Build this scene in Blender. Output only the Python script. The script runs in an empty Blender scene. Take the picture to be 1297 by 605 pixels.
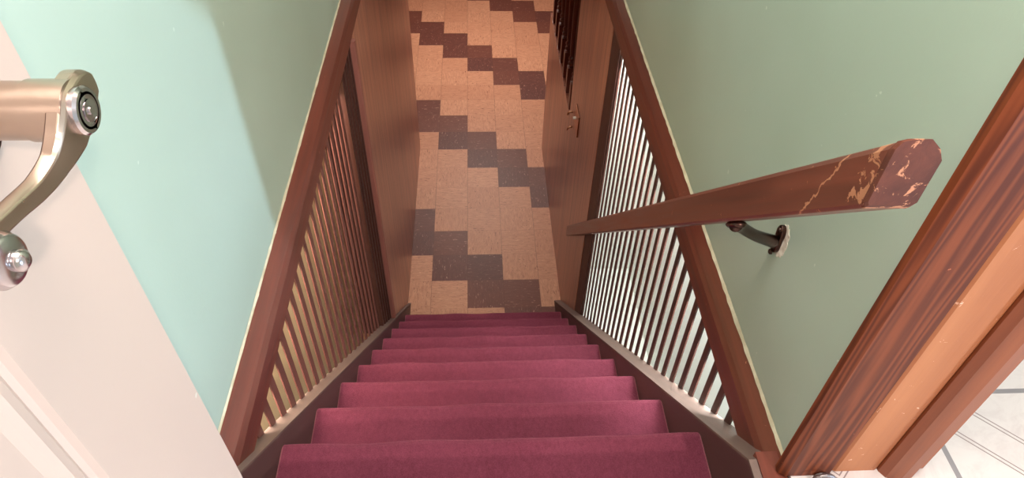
import bpy, bmesh, math, random
from mathutils import Vector, Matrix
random.seed(7)
C = bpy.context.scene.collection
sc = bpy.context.scene

# ------------------------------------------------------------------ materials
class NT:
    def __init__(s, m):
        m.use_nodes = True; s.t = m.node_tree; s.n = s.t.nodes; s.l = s.t.links
        s.b = s.n['Principled BSDF']; s.out = s.n['Material Output']
    def new(s, t, **k):
        n = s.n.new(t)
        for a, v in k.items(): setattr(n, a, v)
        return n
    def link(s, a, b): s.l.new(a, b)
    def put(s, sock, v):
        if hasattr(v, 'is_output') or isinstance(v, bpy.types.NodeSocket): s.link(v, sock)
        else: sock.default_value = v
    def m(s, op, a, b=0.0, c=0.0):
        n = s.new('ShaderNodeMath', operation=op)
        for i, v in enumerate((a, b, c)): s.put(n.inputs[i], v)
        return n.outputs[0]
    def pos(s):
        g = s.new('ShaderNodeNewGeometry'); x = s.new('ShaderNodeSeparateXYZ'); s.link(g.outputs['Position'], x.inputs[0])
        return g.outputs['Position'], x.outputs[0], x.outputs[1], x.outputs[2]
    def obj(s):
        g = s.new('ShaderNodeTexCoord'); x = s.new('ShaderNodeSeparateXYZ'); s.link(g.outputs['Object'], x.inputs[0])
        return g.outputs['Object'], x.outputs[0], x.outputs[1], x.outputs[2]
    def scale(s, vec, sc_, rot=(0, 0, 0)):
        n = s.new('ShaderNodeMapping'); s.link(vec, n.inputs[0]); n.inputs['Scale'].default_value = sc_; n.inputs['Rotation'].default_value = rot
        return n.outputs[0]
    def noise(s, vec, scale, detail=4, rough=.55, dist=0.0):
        n = s.new('ShaderNodeTexNoise'); s.link(vec, n.inputs['Vector'])
        n.inputs['Scale'].default_value = scale; n.inputs['Detail'].default_value = detail
        n.inputs['Roughness'].default_value = rough; n.inputs['Distortion'].default_value = dist
        return n.outputs[0]
    def ramp(s, f, stops):
        n = s.new('ShaderNodeValToRGB'); s.link(f, n.inputs[0]); e = n.color_ramp.elements
        while len(e) < len(stops): e.new(.5)
        for i, (p, c) in enumerate(stops):
            e[i].position = p; e[i].color = (*c, 1) if isinstance(c, tuple) else (c, c, c, 1)
        return n.outputs[0]
    def mix(s, f, a, b, mode='MIX'):
        n = s.new('ShaderNodeMix', data_type='RGBA', blend_type=mode)
        s.put(n.inputs[0], f); s.put(n.inputs[6], (*a, 1) if isinstance(a, tuple) else a); s.put(n.inputs[7], (*b, 1) if isinstance(b, tuple) else b)
        return n.outputs[2]
    def bump(s, h, strength, dist):
        n = s.new('ShaderNodeBump'); n.inputs['Strength'].default_value = strength; n.inputs['Distance'].default_value = dist
        s.link(h, n.inputs['Height']); s.link(n.outputs[0], s.b.inputs['Normal'])
    def fin(s, col, rough=.6, **k):
        s.put(s.b.inputs['Base Color'], (*col, 1) if isinstance(col, tuple) else col)
        s.put(s.b.inputs['Roughness'], rough)
        for a, v in k.items(): s.put(s.b.inputs[a.replace('_', ' ')], v)
def L(r, g, b):
    f = lambda v: (v/255/12.92 if v/255 <= .04045 else ((v/255+.055)/1.055)**2.4)
    return (f(r), f(g), f(b))
def mat(name):
    m = bpy.data.materials.new(name); return m, NT(m)

def wood(name, dark, light, grain='Z', fine=60, rough=.4, bump=.25, spec=.5, wear=0.0, wearcol=(.6, .38, .22), ring=False):
    m, n = mat(name); p, x, y, z = n.pos()
    st = {'X': (.05, 1, 1), 'Y': (1, .05, 1), 'Z': (1, 1, .05), 'S': (1, .05, 1)}[grain]
    v = n.scale(p, st, (math.radians(-45), 0, 0) if grain == 'S' else (0, 0, 0))
    if grain == 'S':      # grain running down the slope: rotate first, then stretch
        v = n.scale(n.scale(p, (1, 1, 1), (math.radians(44.8), 0, 0)), (1, .05, 1))
    a = n.noise(v, fine, 6, .65, .4); b = n.noise(v, fine*.22, 3, .5, 1.2)
    f = n.m('ADD', n.m('MULTIPLY', a, .55), n.m('MULTIPLY', b, .55))
    if ring:
        w = n.new('ShaderNodeTexWave', wave_type='BANDS', bands_direction='X'); n.link(v, w.inputs[0])
        w.inputs['Scale'].default_value = 22; w.inputs['Distortion'].default_value = 26; w.inputs['Detail'].default_value = 3; w.inputs['Detail Scale'].default_value = .8
        f = n.m('ADD', n.m('MULTIPLY', f, .7), n.m('MULTIPLY', w.outputs['Fac'], .16))
    col = n.ramp(f, [(.34, dark), (.7, light)])
    if wear > 0:
        wn = n.noise(p, 46, 5, .7, .6); wf = n.ramp(wn, [(1-wear, 0.0), (1-wear+.03, 1.0)])
        col = n.mix(wf, col, wearcol)
    n.fin(col, n.m('ADD', n.m('MULTIPLY', a, .25), rough-.1), Specular_IOR_Level=spec)
    n.bump(a, bump, .0015)
    return m

M = {}
M['beam'] = wood('beam_wood', L(82, 36, 28), L(122, 60, 46), 'Y', 50, .42, wear=.31, wearcol=L(190, 130, 100))
M['slat'] = wood('slat_wood', L(62, 34, 30), L(84, 48, 40), 'Z', 60, .5)
M['slat_l'] = wood('slat_wood_reddish', L(98, 56, 50), L(130, 78, 70), 'Z', 60, .5)  # lighter, redder tone than the right slats
M['rail'] = wood('rail_wood', L(72, 34, 28), L(126, 64, 48), 'S', 40, .32, wear=.335, wearcol=L(200, 130, 90))
def scratch(m):
    n = NT(m); p, x, y, z = n.pos()
    w = n.noise(p, 60, 3, .6); d = n.m('ABSOLUTE', n.m('SUBTRACT', n.m('ADD', n.m('ADD', y, n.m('MULTIPLY', z, .35)), n.m('MULTIPLY', w, .02)), -1.188))
    f = n.m('MULTIPLY', n.m('LESS_THAN', d, .0012), .8)
    c = n.noise(p, 55, 4, .7, .5); near = n.m('LESS_THAN', n.m('ADD', y, n.m('MULTIPLY', w, .05)), -2.228)
    f = n.m('MAXIMUM', f, n.m('MULTIPLY', n.m('MULTIPLY', near, n.m('GREATER_THAN', c, .52)), .75))
    l = n.b.inputs['Base Color'].links[0].from_socket
    n.link(n.mix(f, l, L(196, 132, 98)), n.b.inputs['Base Color'])
scratch(M['rail'])
M['rail_end'] = wood('rail_end_wood', L(66, 32, 25), L(106, 56, 42), 'S', 60, .6, wear=.42, spec=.3, wearcol=L(190, 128, 96))
M['casing_d'] = wood('casing_dark', L(84, 36, 20), L(150, 76, 42), 'Z', 22, .5, ring=True, spec=.25, wear=.3, wearcol=L(205, 120, 90))
M['casing_l'] = wood('casing_light', L(154, 86, 48), L(184, 116, 72), 'Z', 30, .45, wear=.34, wearcol=L(226, 178, 150))
M['casing_m'] = wood('casing_mid', L(116, 57, 32), L(156, 86, 52), 'Z', 30, .45, wear=.3, wearcol=L(220, 160, 135))
M['string_top'] = wood('stringer_top_worn', L(98, 80, 75), L(126, 102, 94), 'S', 70, .6)
M['string_in'] = wood('stringer_painted', L(72, 46, 46), L(94, 62, 60), 'S', 20, .5)
M['spindle'] = wood('spindle_wood', L(80, 40, 32), L(120, 62, 48), 'Z', 50, .35)
M['trimstrip'] = wood('corner_trim_wood', L(128, 78, 70), L(158, 100, 88), 'Z', 50, .4)

def panel(name, dark, light, gaps):
    m, n = mat(name); p, x, y, z = n.pos()
    v = n.scale(p, (1, 1, .03))
    a = n.noise(v, 85, 5, .75, .3); b = n.noise(v, 14, 3, .5, 1.5)
    f = n.m('ADD', n.m('MULTIPLY', a, .75), n.m('MULTIPLY', b, .28))
    col = n.ramp(f, [(.42, dark), (.62, light)])
    g = None
    for y0 in gaps:
        d = n.m('ABSOLUTE', n.m('SUBTRACT', y, y0)); q = n.m('LESS_THAN', d, .0028)
        g = q if g is None else n.m('MAXIMUM', g, q)
    col = n.mix(g, col, L(46, 22, 18))
    n.fin(col, .3, Specular_IOR_Level=.6)
    n.bump(n.m('SUBTRACT', n.m('MULTIPLY', a, .3), g), .3, .002)
    return m
M['panel_l'] = panel('panelling_left', L(134, 80, 64), L(190, 130, 106), (-.1, .28, .52, .93, 1.2, 1.44))
M['panel_r'] = panel('panelling_right', L(132, 78, 62), L(186, 124, 98), (.04, .31, .415, .72, 1.02, 1.3))

def vinyl():
    m, n = mat('vinyl_tiles'); p, x, y, z = n.pos(); T = .2286
    fx = n.m('DIVIDE', x, T); fy = n.m('DIVIDE', y, T)
    i = n.m('FLOOR', fx); j = n.m('FLOOR', fy)
    s_ = n.m('FLOORED_MODULO', n.m('ADD', i, j), 6.0)
    dark = n.m('LESS_THAN', s_, 1.5)
    wn = n.new('ShaderNodeTexWhiteNoise', noise_dimensions='2D'); cv = n.new('ShaderNodeCombineXYZ')
    n.link(i, cv.inputs[0]); n.link(j, cv.inputs[1]); n.link(cv.outputs[0], wn.inputs['Vector'])
    # streaks, turned by 90 degrees from tile to tile
    chk = n.m('FLOORED_MODULO', n.m('ADD', i, j), 2.0)
    v1 = n.scale(p, (1, .22, 1)); v2 = n.scale(p, (.22, 1, 1))
    mv = n.new('ShaderNodeMix', data_type='VECTOR'); n.link(chk, mv.inputs[0]); n.link(v1, mv.inputs[4]); n.link(v2, mv.inputs[5])
    a = n.noise(mv.outputs[1], 75, 5, .75, .5); b = n.noise(mv.outputs[1], 130, 3, .6, 1.0)
    cl = n.ramp(a, [(.3, L(174, 120, 94)), (.6, L(204, 152, 122))])
    cl = n.mix(n.ramp(b, [(.63, 0.0), (.66, 1.0)]), cl, L(120, 70, 50))
    cl = n.mix(n.ramp(b, [(.30, 1.0), (.34, 0.0)]), cl, L(226, 182, 146))
    cd = n.ramp(a, [(.3, L(78, 42, 38)), (.65, L(102, 62, 56))])
    cd = n.mix(n.ramp(b, [(.64, 0.0), (.67, 1.0)]), cd, L(176, 136, 120))
    col = n.mix(dark, cl, cd)
    col = n.mix(n.m('MULTIPLY', wn.outputs['Value'], .22), col, L(150, 88, 62))
    ex = n.m('ABSOLUTE', n.m('SUBTRACT', n.m('FRACT', fx), .5)); ey = n.m('ABSOLUTE', n.m('SUBTRACT', n.m('FRACT', fy), .5))
    e = n.m('MAXIMUM', n.m('GREATER_THAN', ex, .493), n.m('MULTIPLY', n.m('GREATER_THAN', ey, .494), .35))
    col = n.mix(n.m('MULTIPLY', e, .5), col, L(84, 48, 36))
    n.fin(col, n.m('ADD', .4, n.m('MULTIPLY', a, .2)), Specular_IOR_Level=.4)
    n.bump(n.m('SUBTRACT', n.m('MULTIPLY', a, .15), e), .2, .001)
    return m
M['vinyl'] = vinyl()

def octa():
    m, n = mat('white_marble_vinyl'); p, x, y, z = n.pos(); P = .42
    cx = n.m('SUBTRACT', n.m('FLOORED_MODULO', n.m('ADD', n.m('SUBTRACT', x, .897), P/2), P), P/2)
    cy = n.m('SUBTRACT', n.m('FLOORED_MODULO', n.m('ADD', n.m('ADD', y, 2.055), P/2), P), P/2)
    ax = n.m('ABSOLUTE', cx); ay = n.m('ABSOLUTE', cy)
    t1 = n.m('MULTIPLY', n.m('LESS_THAN', ax, .005), n.m('GREATER_THAN', ay, .1))
    t2 = n.m('MULTIPLY', n.m('LESS_THAN', ay, .005), n.m('GREATER_THAN', ax, .1))
    thick = n.m('MAXIMUM', t1, t2)
    d = n.m('ABSOLUTE', n.m('SUBTRACT', n.m('ABSOLUTE', n.m('SUBTRACT', ax, ay)), .046))
    thin = n.m('MULTIPLY', n.m('LESS_THAN', n.m('ABSOLUTE', n.m('SUBTRACT', d, .0055)), .0016), n.m('GREATER_THAN', n.m('ADD', ax, ay), .085))
    a = n.noise(p, 9, 5, .7, 2.0)
    col = n.mix(n.ramp(a, [(.45, 0.0), (.62, .35)]), L(212, 202, 198), L(186, 170, 168))
    col = n.mix(thin, col, L(140, 122, 120)); col = n.mix(thick, col, L(136, 130, 132))
    n.fin(col, .3)
    return m
M['octa'] = octa()

def paint(name, c1, c2, rough=.45, b=.15, sc_=1.6):
    m, n = mat(name); p, x, y, z = n.pos()
    a = n.noise(p, sc_, 3, .5); g = n.noise(p, 160, 3, .6); sp = n.noise(p, 38, 2, .5)
    col = n.ramp(a, [(.3, c1), (.7, c2)])
    col = n.mix(n.ramp(sp, [(.765, 0.0), (.78, .5)]), col, L(214, 220, 206))
    n.fin(col, rough); n.bump(n.m('ADD', g, n.m('MULTIPLY', a, 3)), b, .0012)
    return m
M['green'] = paint('sage_green_paint', L(166, 180, 164), L(177, 191, 177), .42)
M['white'] = paint('white_wall_paint', L(216, 222, 214), L(232, 234, 228), .5)
M['tan'] = paint('tan_wall_paint', L(218, 188, 146), L(228, 200, 160), .5)
M['ceil'] = paint('ceiling_paint', L(214, 212, 204), L(226, 224, 216), .7)
M['door'] = paint('door_paint', L(188, 165, 152), L(193, 170, 157), .35, .05)
M['caulk'] = paint('old_cream_paint', L(190, 176, 148), L(214, 204, 180), .6, .3, 30)

def carpet():
    m, n = mat('red_carpet'); p, x, y, z = n.pos()
    a = n.noise(p, 420, 2, .8); b = n.noise(p, 5, 3, .5); c = n.noise(n.scale(p, (1, .6, .6)), 120, 3, .7)
    f = n.m('ADD', n.m('MULTIPLY', a, .55), n.m('ADD', n.m('MULTIPLY', c, .3), n.m('MULTIPLY', b, .25)))
    col = n.ramp(f, [(.38, L(98, 38, 54)), (.72, L(138, 64, 84))])
    e1 = n.m('LESS_THAN', x, -.3475); e2 = n.m('GREATER_THAN', x, .5375)
    col = n.mix(n.m('MULTIPLY', n.m('MAXIMUM', e1, e2), .55), col, L(180, 120, 120))
    n.fin(col, .95, Specular_IOR_Level=.15)
    n.b.inputs['Sheen Weight'].default_value = .35; n.b.inputs['Sheen Roughness'].default_value = .5; n.b.inputs['Sheen Tint'].default_value = (*L(220, 130, 150), 1)
    n.bump(n.m('ADD', a, n.m('MULTIPLY', c, .8)), .8, .004)
    return m
M['carpet'] = carpet()

def metal(name, col, rough=.28, aniso=False, bump=.05):
    m, n = mat(name); p, x, y, z = n.obj()
    a = n.noise(p, 300 if aniso else 90, 3, .6)
    n.fin(col, n.m('ADD', rough-.06, n.m('MULTIPLY', a, .12)), Metallic=1.0); n.bump(a, bump, .0004)
    return m
M['nickel'] = metal('satin_nickel', L(190, 168, 152), .3)
M['nickel_b'] = metal('polished_nickel', L(200, 190, 192), .2)
M['darkring'] = metal('dark_rose_metal', L(96, 78, 76), .35)
M['bronze'] = metal('dark_bronze', L(84, 62, 56), .32, bump=.3)
M['brass'] = metal('aged_brass', L(190, 140, 110), .35)
M['greymetal'] = metal('grey_edge_metal', L(150, 140, 140), .5)
m_, n_ = mat('plaster_chip'); p_, _, _, _ = n_.pos(); n_.fin(n_.ramp(n_.noise(p_, 80, 3), [(.3, L(190, 170, 150)), (.7, L(236, 228, 216))]), .8); M['chip'] = m_
m_, n_ = mat('keyhole_dark'); n_.fin(L(40, 34, 36), .5); M['key'] = m_

# ------------------------------------------------------------------ mesh helpers
def obj(name, bm, m, parent=None, bevel=0, smooth=False):
    bmesh.ops.recalc_face_normals(bm, faces=bm.faces)
    me = bpy.data.meshes.new(name); bm.to_mesh(me); bm.free()
    o = bpy.data.objects.new(name, me); C.objects.link(o); me.materials.append(M[m])
    if smooth or m in ('nickel', 'nickel_b', 'darkring', 'spindle'):
        for f in me.polygons: f.use_smooth = True
        if not smooth: me.set_sharp_from_angle(angle=math.radians(32))
    if bevel:
        b = o.modifiers.new('bevel', 'BEVEL'); b.width = bevel; b.segments = 2; b.limit_method = 'ANGLE'; b.angle_limit = math.radians(40)
    if parent: o.parent = parent
    return o
def box(bm, x0, x1, y0, y1, z0, z1):
    v = [bm.verts.new((x, y, z)) for x in (x0, x1) for y in (y0, y1) for z in (z0, z1)]
    for f in ((0, 1, 3, 2), (4, 6, 7, 5), (0, 4, 5, 1), (2, 3, 7, 6), (0, 2, 6, 4), (1, 5, 7, 3)): bm.faces.new([v[i] for i in f])
def prism_x(bm, pts, x0, x1):       # (y,z) outline swept along x
    a = [bm.verts.new((x0, y, z)) for y, z in pts]; b = [bm.verts.new((x1, y, z)) for y, z in pts]
    bm.faces.new(a); bm.faces.new(b[::-1]); k = len(pts)
    for i in range(k): bm.faces.new((a[i], b[i], b[(i+1) % k], a[(i+1) % k]))
def prism_y(bm, pts, y0, y1):       # (x,z) outline swept along y
    a = [bm.verts.new((x, y0, z)) for x, z in pts]; b = [bm.verts.new((x, y1, z)) for x, z in pts]
    bm.faces.new(a[::-1]); bm.faces.new(b); k = len(pts)
    for i in range(k): bm.faces.new((a[i], a[(i+1) % k], b[(i+1) % k], b[i]))
def prism_z(bm, pts, z0, z1):
    a = [bm.verts.new((x, y, z0)) for x, y in pts]; b = [bm.verts.new((x, y, z1)) for x, y in pts]
    bm.faces.new(a[::-1]); bm.faces.new(b); k = len(pts)
    for i in range(k): bm.faces.new((a[i], a[(i+1) % k], b[(i+1) % k], b[i]))
def tube(bm, pts, rads, seg=20, cap=True, up=Vector((0, 0, 1))):
    """sweep an ellipse; rads = list of (r along 'side', r along 'up-ish')"""
    P = [Vector(p) for p in pts]; rings = []
    for i, p in enumerate(P):
        t = (P[min(i+1, len(P)-1)]-P[max(i-1, 0)]).normalized()
        s = t.cross(up)
        if s.length < 1e-4: s = t.cross(Vector((1, 0, 0)))
        s.normalize(); u = s.cross(t).normalized()
        r = rads[i] if isinstance(rads[i], tuple) else (rads[i], rads[i])
        rings.append([bm.verts.new(p+s*math.cos(a)*r[0]+u*math.sin(a)*r[1]) for a in [2*math.pi*k/seg for k in range(seg)]])
    for a, b in zip(rings, rings[1:]):
        for k in range(seg): bm.faces.new((a[k], a[(k+1) % seg], b[(k+1) % seg], b[k]))
    if cap: bm.faces.new(rings[0][::-1]); bm.faces.new(rings[-1])
def smooth_path(pts, n=6):
    out = []; P = [Vector(p) for p in pts]
    for i in range(len(P)-1):
        p0 = P[max(i-1, 0)]; p1 = P[i]; p2 = P[i+1]; p3 = P[min(i+2, len(P)-1)]
        for k in range(n):
            t = k/n
            out.append(.5*((2*p1)+(p2-p0)*t+(2*p0-5*p1+4*p2-p3)*t*t+(-p0+3*p1-3*p2+p3)*t**3))
    out.append(P[-1]); return out
def empty(name, loc): 
    o = bpy.data.objects.new(name, None); C.objects.link(o); o.location = loc; o.empty_display_size = .1; return o
def thing(name, label, cat, loc, group=None):
    o = empty(name, loc); tag(o, label, cat, group); return o
def tag(o, label, cat, group=None):
    o['label'] = label; o['category'] = cat
    if group: o['group'] = group
    return o
def struct(o, label):
    o['kind'] = 'structure'; o['label'] = label; o['category'] = label_cat(o.name); return o
def label_cat(n):
    return n.split('.')[0].split('_')[0]
def keep(o, parent):                 # parent while staying in place
    o.parent = parent; o.matrix_parent_inverse = Matrix.Translation(-Vector(parent.location)); return o

ZF = 2.21            # upper floor
R_, T_, Y0 = .2211, .2226, .008
XL, XR = -.351, .541

# ------------------------------------------------------------------ shell : lower level
b = bmesh.new(); box(b, -2.2, 2.6, -2.6, 5.2, -.1, 0); struct(obj('floor', b, 'vinyl'), 'lower hallway floor of tan square tiles with stepped dark brown tile diagonals')
ztop = lambda y: .042-.993*y
b = bmesh.new(); prism_x(b, [(-.5, ztop(-.5)+.002), (.046, .0), (1.63, 0), (1.63, 2.12), (.02, 2.12), (.02, 2.098), (-.5, 2.098)], -.40, -.368); struct(obj('wall_hall_left', b, 'panel_l', bevel=.003), 'brown wood panelled wall on the left of the lower hallway')
b = bmesh.new()
prism_x(b, [(-.39, ztop(-.39)+.002), (.046, 0), (.42, 0), (.42, 2.12), (.02, 2.12), (.02, 2.09), (-.39, 2.09)], .582, .6035)
prism_x(b, [(.42, 0), (1.615, 0), (1.615, 1.13), (.42, 1.13)], .582, .66)
struct(obj('wall_hall_right', b, 'panel_r'), 'brown wood panelled wall on the right of the lower hallway, open above knee height further in')
b = bmesh.new(); box(b, -2.2, 2.6, 5.1, 5.2, 0, 2.12); struct(obj('wall_hall_back', b, 'panel_l'), 'panelled far wall of the lower room')
b = bmesh.new(); box(b, -2.3, -2.2, -2.6, 5.2, 0, 2.12); struct(obj('wall_lower_left', b, 'tan'), 'tan outer wall of the lower room on the left')
b = bmesh.new(); box(b, 2.6, 2.7, -2.6, 5.2, 0, 2.12); struct(obj('wall_lower_right', b, 'white'), 'white outer wall of the lower room on the right')
b = bmesh.new(); box(b, -2.2, 2.6, -.16, 5.2, 2.12, 2.2); struct(obj('ceiling_lower', b, 'ceil'), 'ceiling over the lower hallway')
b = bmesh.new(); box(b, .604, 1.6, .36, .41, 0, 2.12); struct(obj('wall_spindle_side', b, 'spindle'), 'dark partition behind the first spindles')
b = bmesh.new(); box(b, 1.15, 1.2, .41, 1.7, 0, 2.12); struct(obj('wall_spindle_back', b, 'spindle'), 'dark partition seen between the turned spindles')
# behind the slats, left : tan ; right : white
b = bmesh.new(); box(b, -.66, -.62, -2.6, -.14, 0, 2.12); struct(obj('wall_behind_slats_left', b, 'tan'), 'tan wall behind the left slatted screen')
b = bmesh.new(); box(b, -.62, -.402, -.18, -.13, 0, 2.12); struct(obj('wall_added_dark_backing', b, 'slat'), 'added dark backing that makes the far left slat gaps read dark')  # partition added so the far gaps look dark
b = bmesh.new(); box(b, 1.05, 1.1, -2.6, .36, 0, 2.12); struct(obj('wall_behind_slats_right', b, 'white'), 'white wall behind the right slatted screen')
b = bmesh.new(); box(b, .604, 1.05, -2.6, .30, 0, .012); struct(obj('floor_closet', b, 'white'), 'white floor behind the right slatted screen')
b = bmesh.new(); box(b, .604, 1.05, .30, .35, 0, 2.12); 
# upper slab edges closing the side spaces
struct(obj('wall_closet_end', b, 'white'), 'white end wall behind the right slatted screen')
# ------------------------------------------------------------------ shell : upper level
b = bmesh.new(); prism_y(b, [(-.50, 2.20), (-.396, 2.20), (-.396, 4.65), (-.50, 4.65)], -5.2, .4)
struct(obj('wall_left', b, 'green', bevel=.002), 'sage green wall on the left of the stairwell')
b = bmesh.new(); box(b, .60, .83, -2.19, .4, 2.20, 4.65)
struct(obj('wall_right', b, 'green', bevel=.002), 'sage green wall on the right of the stairwell behind the handrail')
b = bmesh.new(); box(b, -.396, .60, .02, .12, 2.2, 4.65); struct(obj('wall_stair_end', b, 'green'), 'green wall over the far end of the stairwell opening')
b = bmesh.new()
prism_z(b, [(-.396, -5.2), (3.4, -5.2), (3.4, .4), (.602, .4), (.602, -2.19), (.60, -2.225), (-.396, -2.225)], 2.12, ZF)
struct(obj('floor_upper', b, 'octa'), 'white marble patterned upstairs floor with grey octagon lines')
b = bmesh.new(); box(b, -.5, 3.4, -5.2, .4, 4.65, 4.75); struct(obj('ceiling', b, 'ceil'), 'upstairs ceiling over the stairwell')
b = bmesh.new(); box(b, -.5, 3.4, .4, .5, 2.2, 4.65); struct(obj('wall_upper_end', b, 'white'), 'white upstairs wall beyond the stairwell')
b = bmesh.new(); box(b, -.5, 3.4, -5.3, -5.2, 2.2, 4.65); struct(obj('wall_upper_back', b, 'white'), 'white upstairs wall behind the stair top')
# right outer wall of the upstairs room with its window opening
b = bmesh.new()
WY0, WY1, WZ0, WZ1 = -4.45, -3.55, 2.5, 4.2
box(b, 3.4, 3.5, -5.2, WY0, 2.2, 4.65); box(b, 3.4, 3.5, WY1, .4, 2.2, 4.65); box(b, 3.4, 3.5, WY0, WY1, 2.2, WZ0); box(b, 3.4, 3.5, WY0, WY1, WZ1, 4.65)
struct(obj('wall_upper_right', b, 'white'), 'white upstairs wall with a window, right of the stair top')

# ------------------------------------------------------------------ trims at the stair head (end of the right wall)
b = bmesh.new(); prism_z(b, [(.580, -2.192), (.676, -2.192), (.676, -2.204), (.668, -2.212), (.592, -2.212), (.580, -2.204)], ZF-.0, 4.65)
struct(obj('trim_1', b, 'casing_d'), 'dark stained wooden casing board with bold grain at the end of the green wall')
b = bmesh.new(); prism_z(b, [(.677, -2.191), (.757, -2.191), (.757, -2.203), (.752, -2.206), (.682, -2.206), (.677, -2.203)], ZF, 4.65)
struct(obj('trim_2', b, 'casing_l'), 'light orange wooden board, middle strip of the door casing')
b = bmesh.new(); prism_z(b, [(.758, -2.191), (.838, -2.191), (.843, -2.197), (.841, -2.205), (.822, -2.208), (.820, -2.212), (.812, -2.222), (.79, -2.226), (.766, -2.220), (.758, -2.208)], ZF, 4.65)
struct(obj('trim_3', b, 'casing_m'), 'brown rounded outer strip of the door casing beside the white floor')
b = bmesh.new()
arc = [(.652+.019*math.cos(a), -2.224, ZF+.004+.019*math.sin(a)) for a in [math.pi*k/12 for k in range(13)]]
tube(b, arc, [.0035]*13, 10, up=Vector((0, 1, 0)))
prism_y(b, [(.652+.012*math.cos(math.pi*k/8), ZF+.012*math.sin(math.pi*k/8)) for k in range(9)], -2.226, -2.2135)
tag(obj('door_stop', b, 'greymetal', smooth=False), 'small grey arched metal door stop at the foot of the dark casing', 'door stop')

# ------------------------------------------------------------------ staircase
st = thing('staircase', 'straight stair flight covered in dark red carpet running down to the tiled hallway', 'staircase', (.095, 0, 0))
def step_bm(k):
    yn = Y0-T_*k; z = R_*k; yb = yn-T_-.03; yr = yn-.022; bm = bmesh.new(); rn = .016
    prof = [(yb, z-.03), (yb, z)]
    for q in range(5): prof.append((yb+(yn-rn-yb)*(q+1)/5.0, z+.0))
    for q in range(1, 6):
        a = math.radians(90-30*q); prof.append((yn-rn+rn*math.cos(a), z-rn+rn*math.sin(a)))
    prof += [(yr, z-.045), (yr, max(z-R_-0, 0)), (yr-.03, max(z-R_, 0)), (yr-.03, z-.03)]
    NX = 40; rows = []
    for i in range(NX+1):
        x = XL+(XR-XL)*i/NX; row = []
        wob = (.0013*math.sin(x*9+k*1.7)+.0009)*math.sin(x*23+k*3.1)
        for j, (y, zz) in enumerate(prof):
            w = wob if 3 <= j <= 12 else 0
            row.append(bm.verts.new((x, y+w*.8, zz+w)))
        rows.append(row)
    n = len(prof)
    for i in range(NX):
        for j in range(n): bm.faces.new((rows[i][j], rows[i+1][j], rows[i+1][(j+1) % n], rows[i][(j+1) % n]))
    bm.faces.new(rows[0][::-1]); bm.faces.new(rows[-1])
    return bm
for k in range(1, 11):
    if k == 10: # top tread flush with the upstairs floor
        continue
    o = obj('carpeted_step', step_bm(k), 'carpet', smooth=False); keep(o, st)
    mod = o.modifiers.new('b', 'BEVEL'); mod.width = .003; mod.segments = 1; mod.limit_method = 'ANGLE'; mod.angle_limit = math.radians(50)
b = bmesh.new()
yn = Y0-T_*10
prism_x(b, [(yn-.02, 2.0), (yn-.02, ZF-.03), (yn, ZF-.024), (yn+.003, ZF-.01), (yn-.004, ZF), (yn-.014, ZF), (yn-.014, ZF-.09), (yn-.03, 2.0)], XL, XR)
o = obj('carpeted_nosing', b, 'carpet'); keep(o, st)
# stringers : z = .04 - .993 y
ztop = lambda y: .042-.993*y
ye = (.042-2.2)/.993
def stringer(x0, x1, lab):
    s = bmesh.new()
    prism_x(s, [(.042, 0), (-.26, 0), (ye-.0, 2.2-.32), (-2.224, 2.2-.32), (-2.224, 2.2-.006), (ye, 2.2-.006), (.042, .0)][:-1]+[(.036, .0005)], x0, x1)
    so = obj('stringer', s, 'string_in'); keep(so, st); so['label'] = lab
    c = bmesh.new()
    t = .006
    prism_x(c, [(.042, .0), (ye+.004, 2.196-t), (ye, 2.2-t), (ye, 2.2), (.05, .0)], x0, x1)
    if x0 > 0: prism_x(c, [(ye-.0005, 2.2-t), (-2.224, 2.2-t), (-2.224, 2.2), (ye-.0005, 2.2)], x0, x0+.014)
    else: prism_x(c, [(ye-.0005, 2.2-t), (-2.224, 2.2-t), (-2.224, 2.2), (ye-.0005, 2.2)], x1-.014, x1)
    co = obj('stringer_top', c, 'string_top', parent=None); co.parent = so
    co.matrix_parent_inverse = Matrix()
    return so
stringer(XR, .592, 'right stringer, dark side with a dusty greyish top edge')
stringer(-.388, XL, 'left stringer, dark side with a dusty pinkish top edge')

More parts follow.
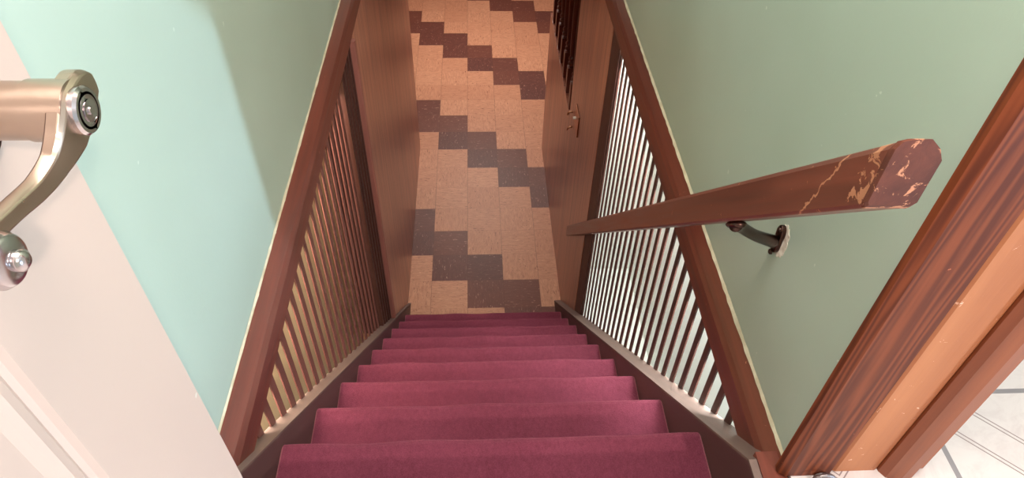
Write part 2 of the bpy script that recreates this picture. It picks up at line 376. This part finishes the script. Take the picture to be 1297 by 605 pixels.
# ------------------------------------------------------------------ slatted screens
def screen(side):
    right = side > 0
    t = thing('slatted_screen', 'dark brown vertical slat screen in front of white wall, right of the stairs' if right else
              'reddish brown vertical slat screen in front of tan wall, left of the stairs', 'screen', ((.59 if right else -.38), -1.3, 0))
    if right: prof = [(.577, 2.092), (.577, 2.158), (.582, 2.176), (.600, 2.216), (.600, 2.2), (.602, 2.092)]
    else: prof = [(-.366, 2.100), (-.366, 2.165), (-.371, 2.185), (-.392, 2.222), (-.396, 2.2), (-.402, 2.1)]
    b = bmesh.new(); prism_y(b, prof, -2.188, .015); o = obj('beam', b, 'beam', bevel=.003); keep(o, t)
    o['label'] = 'horizontal beam along the top of the slats'
    if right:
        b = bmesh.new(); box(b, .5552, .5985, -2.2235, ye+.012, 2.10, 2.2035); o3 = obj('beam_ledge', b, 'beam'); keep(o3, t)
    # old paint line where the beam meets the wall
    b = bmesh.new(); n = 120; sx = 1 if right else -1
    x0 = (.5995 if right else -.3955); zz = 2.214 if right else 2.220
    pts = []
    for i in range(n+1):
        y = -2.188+2.2*i/n; w = .004+.003*random.random()
        pts.append((y, w))
    va = [b.verts.new((x0, y, zz-.004)) for y, w in pts]; vb = [b.verts.new((x0-sx*w*.8, y, zz-.002)) for y, w in pts]; vc = [b.verts.new((x0, y, zz+w)) for y, w in pts]
    for i in range(n):
        b.faces.new((va[i], va[i+1], vb[i+1], vb[i])); b.faces.new((vb[i], vb[i+1], vc[i+1], vc[i])); b.faces.new((vc[i], vc[i+1], va[i+1], va[i]))
    o2 = obj('paint_edge', b, 'caulk'); o2.parent = o
    # slats
    y = -.56 if right else -.80
    xs = .586 if right else -.384
    pitch = .0605; k = 0; y = -2.125+.0
    while y < (-.53 if right else -.74):
        w = .0235 if right else .023+.006*random.random(); z0 = ztop(y+w/2)-.004
        dx = .0035 if right else .003
        zt = 2.0915 if right else 2.0995; xx = xs+(.003 if right else 0)
        b = bmesh.new(); prism_x(b, [(y-w/2, ztop(y-w/2)+.0006), (y+w/2, ztop(y+w/2)+.0006), (y+w/2, zt), (y-w/2, zt)], xx-dx/2, xx+dx/2)
        o = obj('slat', b, 'slat' if right else 'slat_l'); keep(o, t)
        y += pitch; k += 1
    # frame boards at the far end
    if right:
        b = bmesh.new(); prism_x(b, [(-.535, ztop(-.535)+.002), (-.391, ztop(-.391)+.002), (-.391, 2.0915), (-.535, 2.0915)], .584, .60); o = obj('end_board', b, 'slat'); keep(o, t)
    else:
        b = bmesh.new()
        for i in range(4):
            yy = -.735+.052*i; prism_x(b, [(yy, ztop(yy)+.002), (yy+.043, ztop(yy+.043)+.002), (yy+.043, 2.0995), (yy, 2.0995)], -.388, -.378); 
        for i in range(5):
            yy = -.735+.052*i-.006; prism_x(b, [(yy, ztop(yy)+.002), (yy+.008, ztop(yy+.008)+.002), (yy+.008, 2.0995), (yy, 2.0995)], -.388, -.372)
        o = obj('end_board', b, 'slat'); keep(o, t)
        b = bmesh.new(); prism_z(b, [(-.378, -.525), (-.356, -.525), (-.352, -.515), (-.352, -.503), (-.36, -.498), (-.378, -.502)], ztop(-.525)+.002, 2.0995)
        o = obj('corner_trim', b, 'trimstrip'); keep(o, t)
    return t
screen(1); screen(-1)

# ------------------------------------------------------------------ handrail
def railx(y, XLr=.535): return XLr+.057*(y+.45)
hr = thing('handrail', 'worn dark brown wooden handrail with chipped end sloping down the green wall', 'handrail', (.5, -1.2, 0))
b = bmesh.new()
ya, yb = -2.279, .0
rz = lambda y: .616-1.002*y
H = .081; W = .050
def rsec(y, k):
    x = railx(y); zb = rz(y)
    # (dx,dz) section : near face sharp-ish, rounded top, chamfer on the wall side
    s = [(0.003, 0), (0, .006), (0, H-.010), (.004, H-.002), (.012, H), (.030, H), (.042, H-.010), (W, H-.024), (W, .004), (W-.004, 0)]
    wf = min(1.0, (.5812-x)/W)      # thins towards the panelled wall it dies into
    return [b.verts.new((x+dx*wf, y, zb+dz)) for dx, dz in s]
N = 60; rings = [rsec(ya+(yb-ya)*i/N, i) for i in range(N+1)]
for r0, r1 in zip(rings, rings[1:]):
    for j in range(10): b.faces.new((r0[j], r0[(j+1) % 10], r1[(j+1) % 10], r1[j]))
b.faces.new(rings[0][::-1]); b.faces.new(rings[-1])
ro = obj('rail', b, 'rail', bevel=.0015); keep(ro, hr)
# worn end cap : a thin bevelled plug carrying the exposed end grain
b = bmesh.new(); x = railx(ya); zb = rz(ya)
sec = [(0.002, 0.001), (-.0006, .007), (-.0004, H-.010), (.004, H-.001), (.012, H+.0008), (.030, H+.0008), (.0425, H-.010), (W+.0004, H-.024), (W, .004), (W-.004, 0)]
for dy0, dy1, sc0, sc1 in ((0, .006, .93, 1.0), (.006, .026, 1.0, 1.0)):
    pass
loops = []
for dy, s_ in ((-.003, .95), (0, .99), (.004, 1.0)):
    jit = [(random.uniform(-.0008, .0008)) for _ in sec]
    loops.append([b.verts.new((railx(ya+dy)+W/2+(dx-W/2)*s_, ya+dy, rz(ya+dy)+H/2+(dz-H/2)*s_+j)) for (dx, dz), j in zip(sec, jit)])
for l0, l1 in zip(loops, loops[1:]):
    for j in range(10): b.faces.new((l0[j], l0[(j+1) % 10], l1[(j+1) % 10], l1[j]))
b.faces.new(loops[0][::-1])
eo = obj('rail_end', b, 'rail_end'); keep(eo, hr); eo['label'] = 'chipped lighter end of the handrail'
# bracket
by = -1.985; bx = railx(by)+W/2; bz = rz(by)
br = bmesh.new()
path = smooth_path([(bx-.006, by-.0+.045, bz-.063+.008), (bx, by+.01, bz-.022), (bx+.028, by+.022, bz-.05), (bx+.07, by+.045, bz-.10), (.586, by+.062, bz-.128)], 6)
# saddle lying under the rail, following its slope
sl = Vector((.057*.7, .705, -.70)).normalized()
c0 = Vector((bx-.004, by, bz-.0075))
tube(br, [c0-sl*.022, c0-sl*.018, c0+sl*.018, c0+sl*.024], [(.006, .004), (.011, .006), (.011, .006), (.005, .004)], 14)
pth = smooth_path([c0+sl*.0, c0+Vector((.016, .016, -.020)), c0+Vector((.060, .040, -.064)), Vector((.585, by+.075, bz-.122))], 7)
tube(br, pth, [(.0112-.002*math.sin(math.pi*i/(len(pth)-1)), .0122-.0025*math.sin(math.pi*i/(len(pth)-1))) for i in range(len(pth))], 16)
bo = obj('bracket', br, 'bronze', smooth=True); keep(bo, hr); bo['label'] = 'dark bronze wall bracket'
pc = Vector((.594, by+.078, bz-.124))
pl = bmesh.new()
# three lobed mounting plate lying on the wall
out = []
for i in range(48):
    a = 2*math.pi*i/48; r = .0125+.010*max(0, math.cos(1.5*(a-math.radians(90))))**2+.010*max(0, math.cos(1.5*(a-math.radians(210))))**2*0+.007*abs(math.cos(a-math.radians(90)))**3*2.0
    out.append((pc.y+r*math.cos(a)*.8, pc.z+r*math.sin(a)))
prism_x(pl, out, .591, .5995)
po = obj('mounting_plate', pl, 'bronze', bevel=.002); po.parent = bo; po.matrix_parent_inverse = Matrix()
for dz in (-.027, .027):
    s = bmesh.new(); tube(s, [(.5865, pc.y, pc.z+dz), (.588, pc.y, pc.z+dz), (.5915, pc.y, pc.z+dz)], [.003, .0052, .0055], 14, up=Vector((0, 0, 1)))
    so = obj('screw', s, 'bronze', smooth=False); so.parent = bo; so.matrix_parent_inverse = Matrix()
# bare plaster around the plate
ch = bmesh.new(); out = []
for i in range(40):
    a = 2*math.pi*i/40; r = .030+.007*random.random(); out.append((pc.y-.006+r*math.cos(a)*.62, pc.z+.004+r*math.sin(a)*1.05))
prism_x(ch, out, .5990, .6004)
struct(obj('trim_plaster_chip', ch, 'chip'), 'bare white plaster showing around the handrail bracket')

# ------------------------------------------------------------------ turned spindles on the knee wall
def spindle_bm():
    bm = bmesh.new(); h = .044
    box(bm, -h/2, h/2, -h/2, h/2, 0, .16)
    prof = [(.160, .020), (.166, .012), (.176, .020), (.186, .021), (.194, .013), (.202, .018), (.214, .020), (.226, .012), (.236, .015), (.30, .017), (.45, .0195), (.60, .017), (.70, .014), (.71, .020), (.722, .020), (.73, .013), (.745, .020), (.76, .02), (.77, .014), (.78, .02)]
    tube(bm, [(0, 0, z) for z, r in prof], [r for z, r in prof], 16, up=Vector((0, 1, 0)))
    box(bm, -h/2, h/2, -h/2, h/2, .78, .985)
    return bm
sp0 = None; names = ['first turned spindle on the knee wall, nearest the stairs', 'second turned spindle on the knee wall from the stairs', 'third turned spindle on the knee wall from the stairs', 'fourth turned spindle on the knee wall from the stairs',
        'fifth turned spindle on the knee wall from the stairs', 'sixth turned spindle on the knee wall from the stairs', 'seventh and last turned spindle, cut by the top picture edge']
for i in range(7):
    y = .50+.165*i
    if sp0 is None: o = sp0 = obj('spindle', spindle_bm(), 'spindle')
    else: o = sp0.copy(); C.objects.link(o)
    o.location = (.606, y, 1.131); tag(o, names[i], 'spindle', 'turned spindles above the right knee wall')

# ------------------------------------------------------------------ switch plate
pt = thing('switch_plate', 'small brass switch plate with a knob on the right panelled hallway wall', 'switch plate', (.582, .155, 1.283))
b = bmesh.new(); box(b, .5765, .5822, .095, .215, 1.222, 1.345); o = obj('plate', b, 'brass', bevel=.002); keep(o, pt)
b = bmesh.new(); tube(b, [(.5775, .17, 1.29), (.566, .17, 1.29), (.560, .17, 1.29)], [.007, .009, .007], 16); o = obj('knob', b, 'chip', smooth=False); keep(o, pt)
for yy, zz, nm in ((.34, 1.21, 'upper small brass hook on the right panelled wall'), (.30, 1.14, 'lower small brass hook on the right panelled wall')):
    b = bmesh.new(); tube(b, [(.583, yy, zz), (.570, yy, zz), (.562, yy, zz-.006), (.558, yy, zz-.018)], [.006, .005, .005, .004], 12); tag(obj('wall_hook', b, 'brass', smooth=True), nm, 'hook')

# ------------------------------------------------------------------ open door with its lever
XD = -.17; YD = -2.42
b = bmesh.new()
# leaf profile in plan : the face carries a moulded groove, so build face strips with recessed mouldings
def leafprof():
    g = .010
    return [(XD, YD), (XD, -2.535), (XD-.004, -2.5375), (XD-.006, -2.541), (XD-.003, -2.545), (XD-.002, -2.551), (XD-.004, -2.556), (XD-.0075, -2.560), (XD-.0075, -3.07), (XD-.002, -3.08), (XD, -3.09), (XD, -3.21), (XD-.038, -3.21), (XD-.038, YD)]
z0, z1 = ZF+.008, ZF+2.04
stile = leafprof()
prism_z(b, stile, z0+.25, 3.30)
# full-width rails above and below the panel and above it the upper stile field
flat = [(XD, YD), (XD, -3.21), (XD-.038, -3.21), (XD-.038, YD)]
prism_z(b, flat, z0, z0+.25); prism_z(b, flat, 3.30, 3.46); prism_z(b, stile, 3.46, z1-.14); prism_z(b, flat, z1-.14, z1)
do = obj('door_1', b, 'door'); do['kind'] = 'structure'; do['label'] = 'open off-white panelled door at the left, seen from its lever side'; do['category'] = 'door'
HX = -.106; hy, hz = -2.490, 3.158
h = empty('door_handle', (XD, hy, hz)); h.parent = do; h['label'] = 'satin nickel lever handle'
def hk(o): 
    o.parent = h; o.matrix_parent_inverse = Matrix.Translation(-Vector(h.location)); return o
b = bmesh.new(); X = Vector((1, 0, 0))
def disc(bm, xs_rs, y=hy, z=hz, seg=40, ry=1.0): tube(bm, [(x, y, z) for x, r in xs_rs], [r for x, r in xs_rs], seg)
disc(b, [(XD+.0002, .037), (XD+.006, .037), (XD+.009, .033), (XD+.010, .022)]); hk(obj('rose', b, 'darkring', smooth=False, bevel=.001))
b = bmesh.new(); disc(b, [(XD+.009, .0128), (HX-.021, .0128), (HX-.0205, .0136), (HX-.002, .0136)], seg=48)
hk(obj('shank', b, 'nickel', smooth=False))
# lever : flat curved bar in the plane x = HX, widest round the hub, tapering to a curl
lv = [(.0175, .003), (.012, .003), (0, 0), (-.011, -.006), (-.023, -.0110), (-.037, -.0125), (-.053, -.0105), (-.073, -.008)]
wd = [.005, .0100, .0126, .0108, .0064, .0048, .0042, .0042]
path = smooth_path([(HX-.0052-(.0 if i < 4 else .002*(i-3)), hy+a, hz+c) for i, (a, c) in enumerate(lv)], 5)
ws = []
for i in range(len(path)):
    t = i/(len(path)-1)*(len(wd)-1); j = min(int(t), len(wd)-2); ws.append(wd[j]+(wd[j+1]-wd[j])*(t-j))
b = bmesh.new(); rings = []
for i, p in enumerate(path):
    t = (path[min(i+1, len(path)-1)]-path[max(i-1, 0)]); t.x = 0; t.normalize(); n = Vector((0, -t.z, t.y)); w = ws[i]; th = .0060-.0018*min(1, i/(len(path)*.6))
    rings.append([b.verts.new(p+n*a*w+X*c*th) for a, c in ((-1, -.6), (-1, .5), (-.8, .95), (-.3, 1.0), (.3, 1.0), (.8, .95), (1, .5), (1, -.6), (.5, -1), (-.5, -1))])
for r0, r1 in zip(rings, rings[1:]):
    for j in range(10): b.faces.new((r0[j], r0[(j+1) % 10], r1[(j+1) % 10], r1[j]))
b.faces.new(rings[0][::-1]); b.faces.new(rings[-1]); hk(obj('lever', b, 'nickel', smooth=False, bevel=.0012))
b = bmesh.new(); disc(b, [(HX-.002, .0108), (HX+.0015, .0108), (HX+.0028, .0098), (HX+.0028, .0082), (HX+.0012, .0076)], seg=40); hk(obj('button_ring', b, 'nickel_b', smooth=False))
b = bmesh.new(); disc(b, [(HX+.0008, .0074), (HX+.0030, .0070), (HX+.0036, .005), (HX+.0022, .0042), (HX+.0022, .0022), (HX+.0042, .0018)], seg=32); hk(obj('button', b, 'nickel_b', smooth=False))
# curled end of the lever
cy_, cz_ = hy-.077, hz-.0135
b = bmesh.new(); disc(b, [(HX-.028, .0095), (HX-.026, .0112), (HX-.004, .0112), (HX-.001, .0096), (HX+.0002, .0065)], y=cy_, z=cz_, seg=36); hk(obj('lever_curl', b, 'nickel_b', smooth=False, bevel=.0006))
b = bmesh.new(); disc(b, [(HX-.001, .0045), (HX+.003, .0042), (HX+.0045, .0022)], y=cy_, z=cz_, seg=24); hk(obj('curl_button', b, 'nickel_b', smooth=True))

# ------------------------------------------------------------------ camera (24.4 mm lens looking down the stairs)
cam = bpy.data.cameras.new('camera'); co = bpy.data.objects.new('camera', cam); C.objects.link(co); sc.camera = co
r = Vector((0.99864125, -0.04565211, 0.02513062)); u = Vector((0.0143749, 0.70485542, 0.70920533)); f = Vector((0.05009017, 0.70788044, -0.70455394))
co.matrix_world = Matrix(((r.x, u.x, -f.x, 0.06478734), (r.y, u.y, -f.y, -2.75191265), (r.z, u.z, -f.z, 3.33599318), (0, 0, 0, 1)))
cam.sensor_width = 36; cam.lens = 879.4647/1297*36; cam.clip_start = .01

# ------------------------------------------------------------------ lights
def area(name, loc, tgt, sx, sy, watts, col, spread=180):
    l = bpy.data.lights.new(name, 'AREA'); l.shape = 'RECTANGLE'; l.size = sx; l.size_y = sy; l.energy = watts; l.color = col; l.spread = math.radians(spread)
    o = bpy.data.objects.new(name, l); C.objects.link(o); o.location = loc
    o.rotation_euler = (Vector(tgt)-Vector(loc)).to_track_quat('-Z', 'Y').to_euler(); return o
area('window_daylight', (4.6, -4.75, 2.72), (-.4, -1.9, 2.7), .12, .4, 300, (.52, .76, 1.0))
area('ceiling_lamp', (1.0, -4.1, 4.5), (0, -1.6, 2.2), .08, .08, 48, (1.0, .88, .80))
area('upstairs_room_light', (1.9, -1.2, 4.55), (1.9, -1.2, 2.2), 1.2, 1.6, 20, (1.0, .93, .90))
area('stairwell_soft_light', (.15, -2.2, 4.6), (.1, -1.8, 2.2), .8, 1.0, 70, (1.0, .94, .87))  # fill added overhead to lift the stairwell walls and near steps
area('hall_lamp', (.1, 3.0, 2.08), (.1, 2.8, 0), .7, .7, 50, (1.0, .87, .77))
area('side_room_fill', (.625, -1.0, 2.05), (1.05, -1.0, 1.55), 2.2, .05, 46, (.93, 1.0, .96))  # added fill strip, brightens the white space behind the right slats
area('closet_fill', (-.425, -1.35, 2.06), (-.62, -1.35, 1.75), 1.6, .04, 15, (1.0, .90, .74))  # unseen strip put in to light the tan wall behind the left slats
w = bpy.data.worlds.new('world'); sc.world = w; w.use_nodes = True; bg = w.node_tree.nodes['Background']; bg.inputs[0].default_value = (.80, .90, 1.0, 1); bg.inputs[1].default_value = .6
vs = sc.view_settings; vs.view_transform = 'Standard'; vs.look = 'None'; vs.gamma = 1; vs.exposure = 0; vs.use_curve_mapping = False
sc.cycles.max_bounces = 8
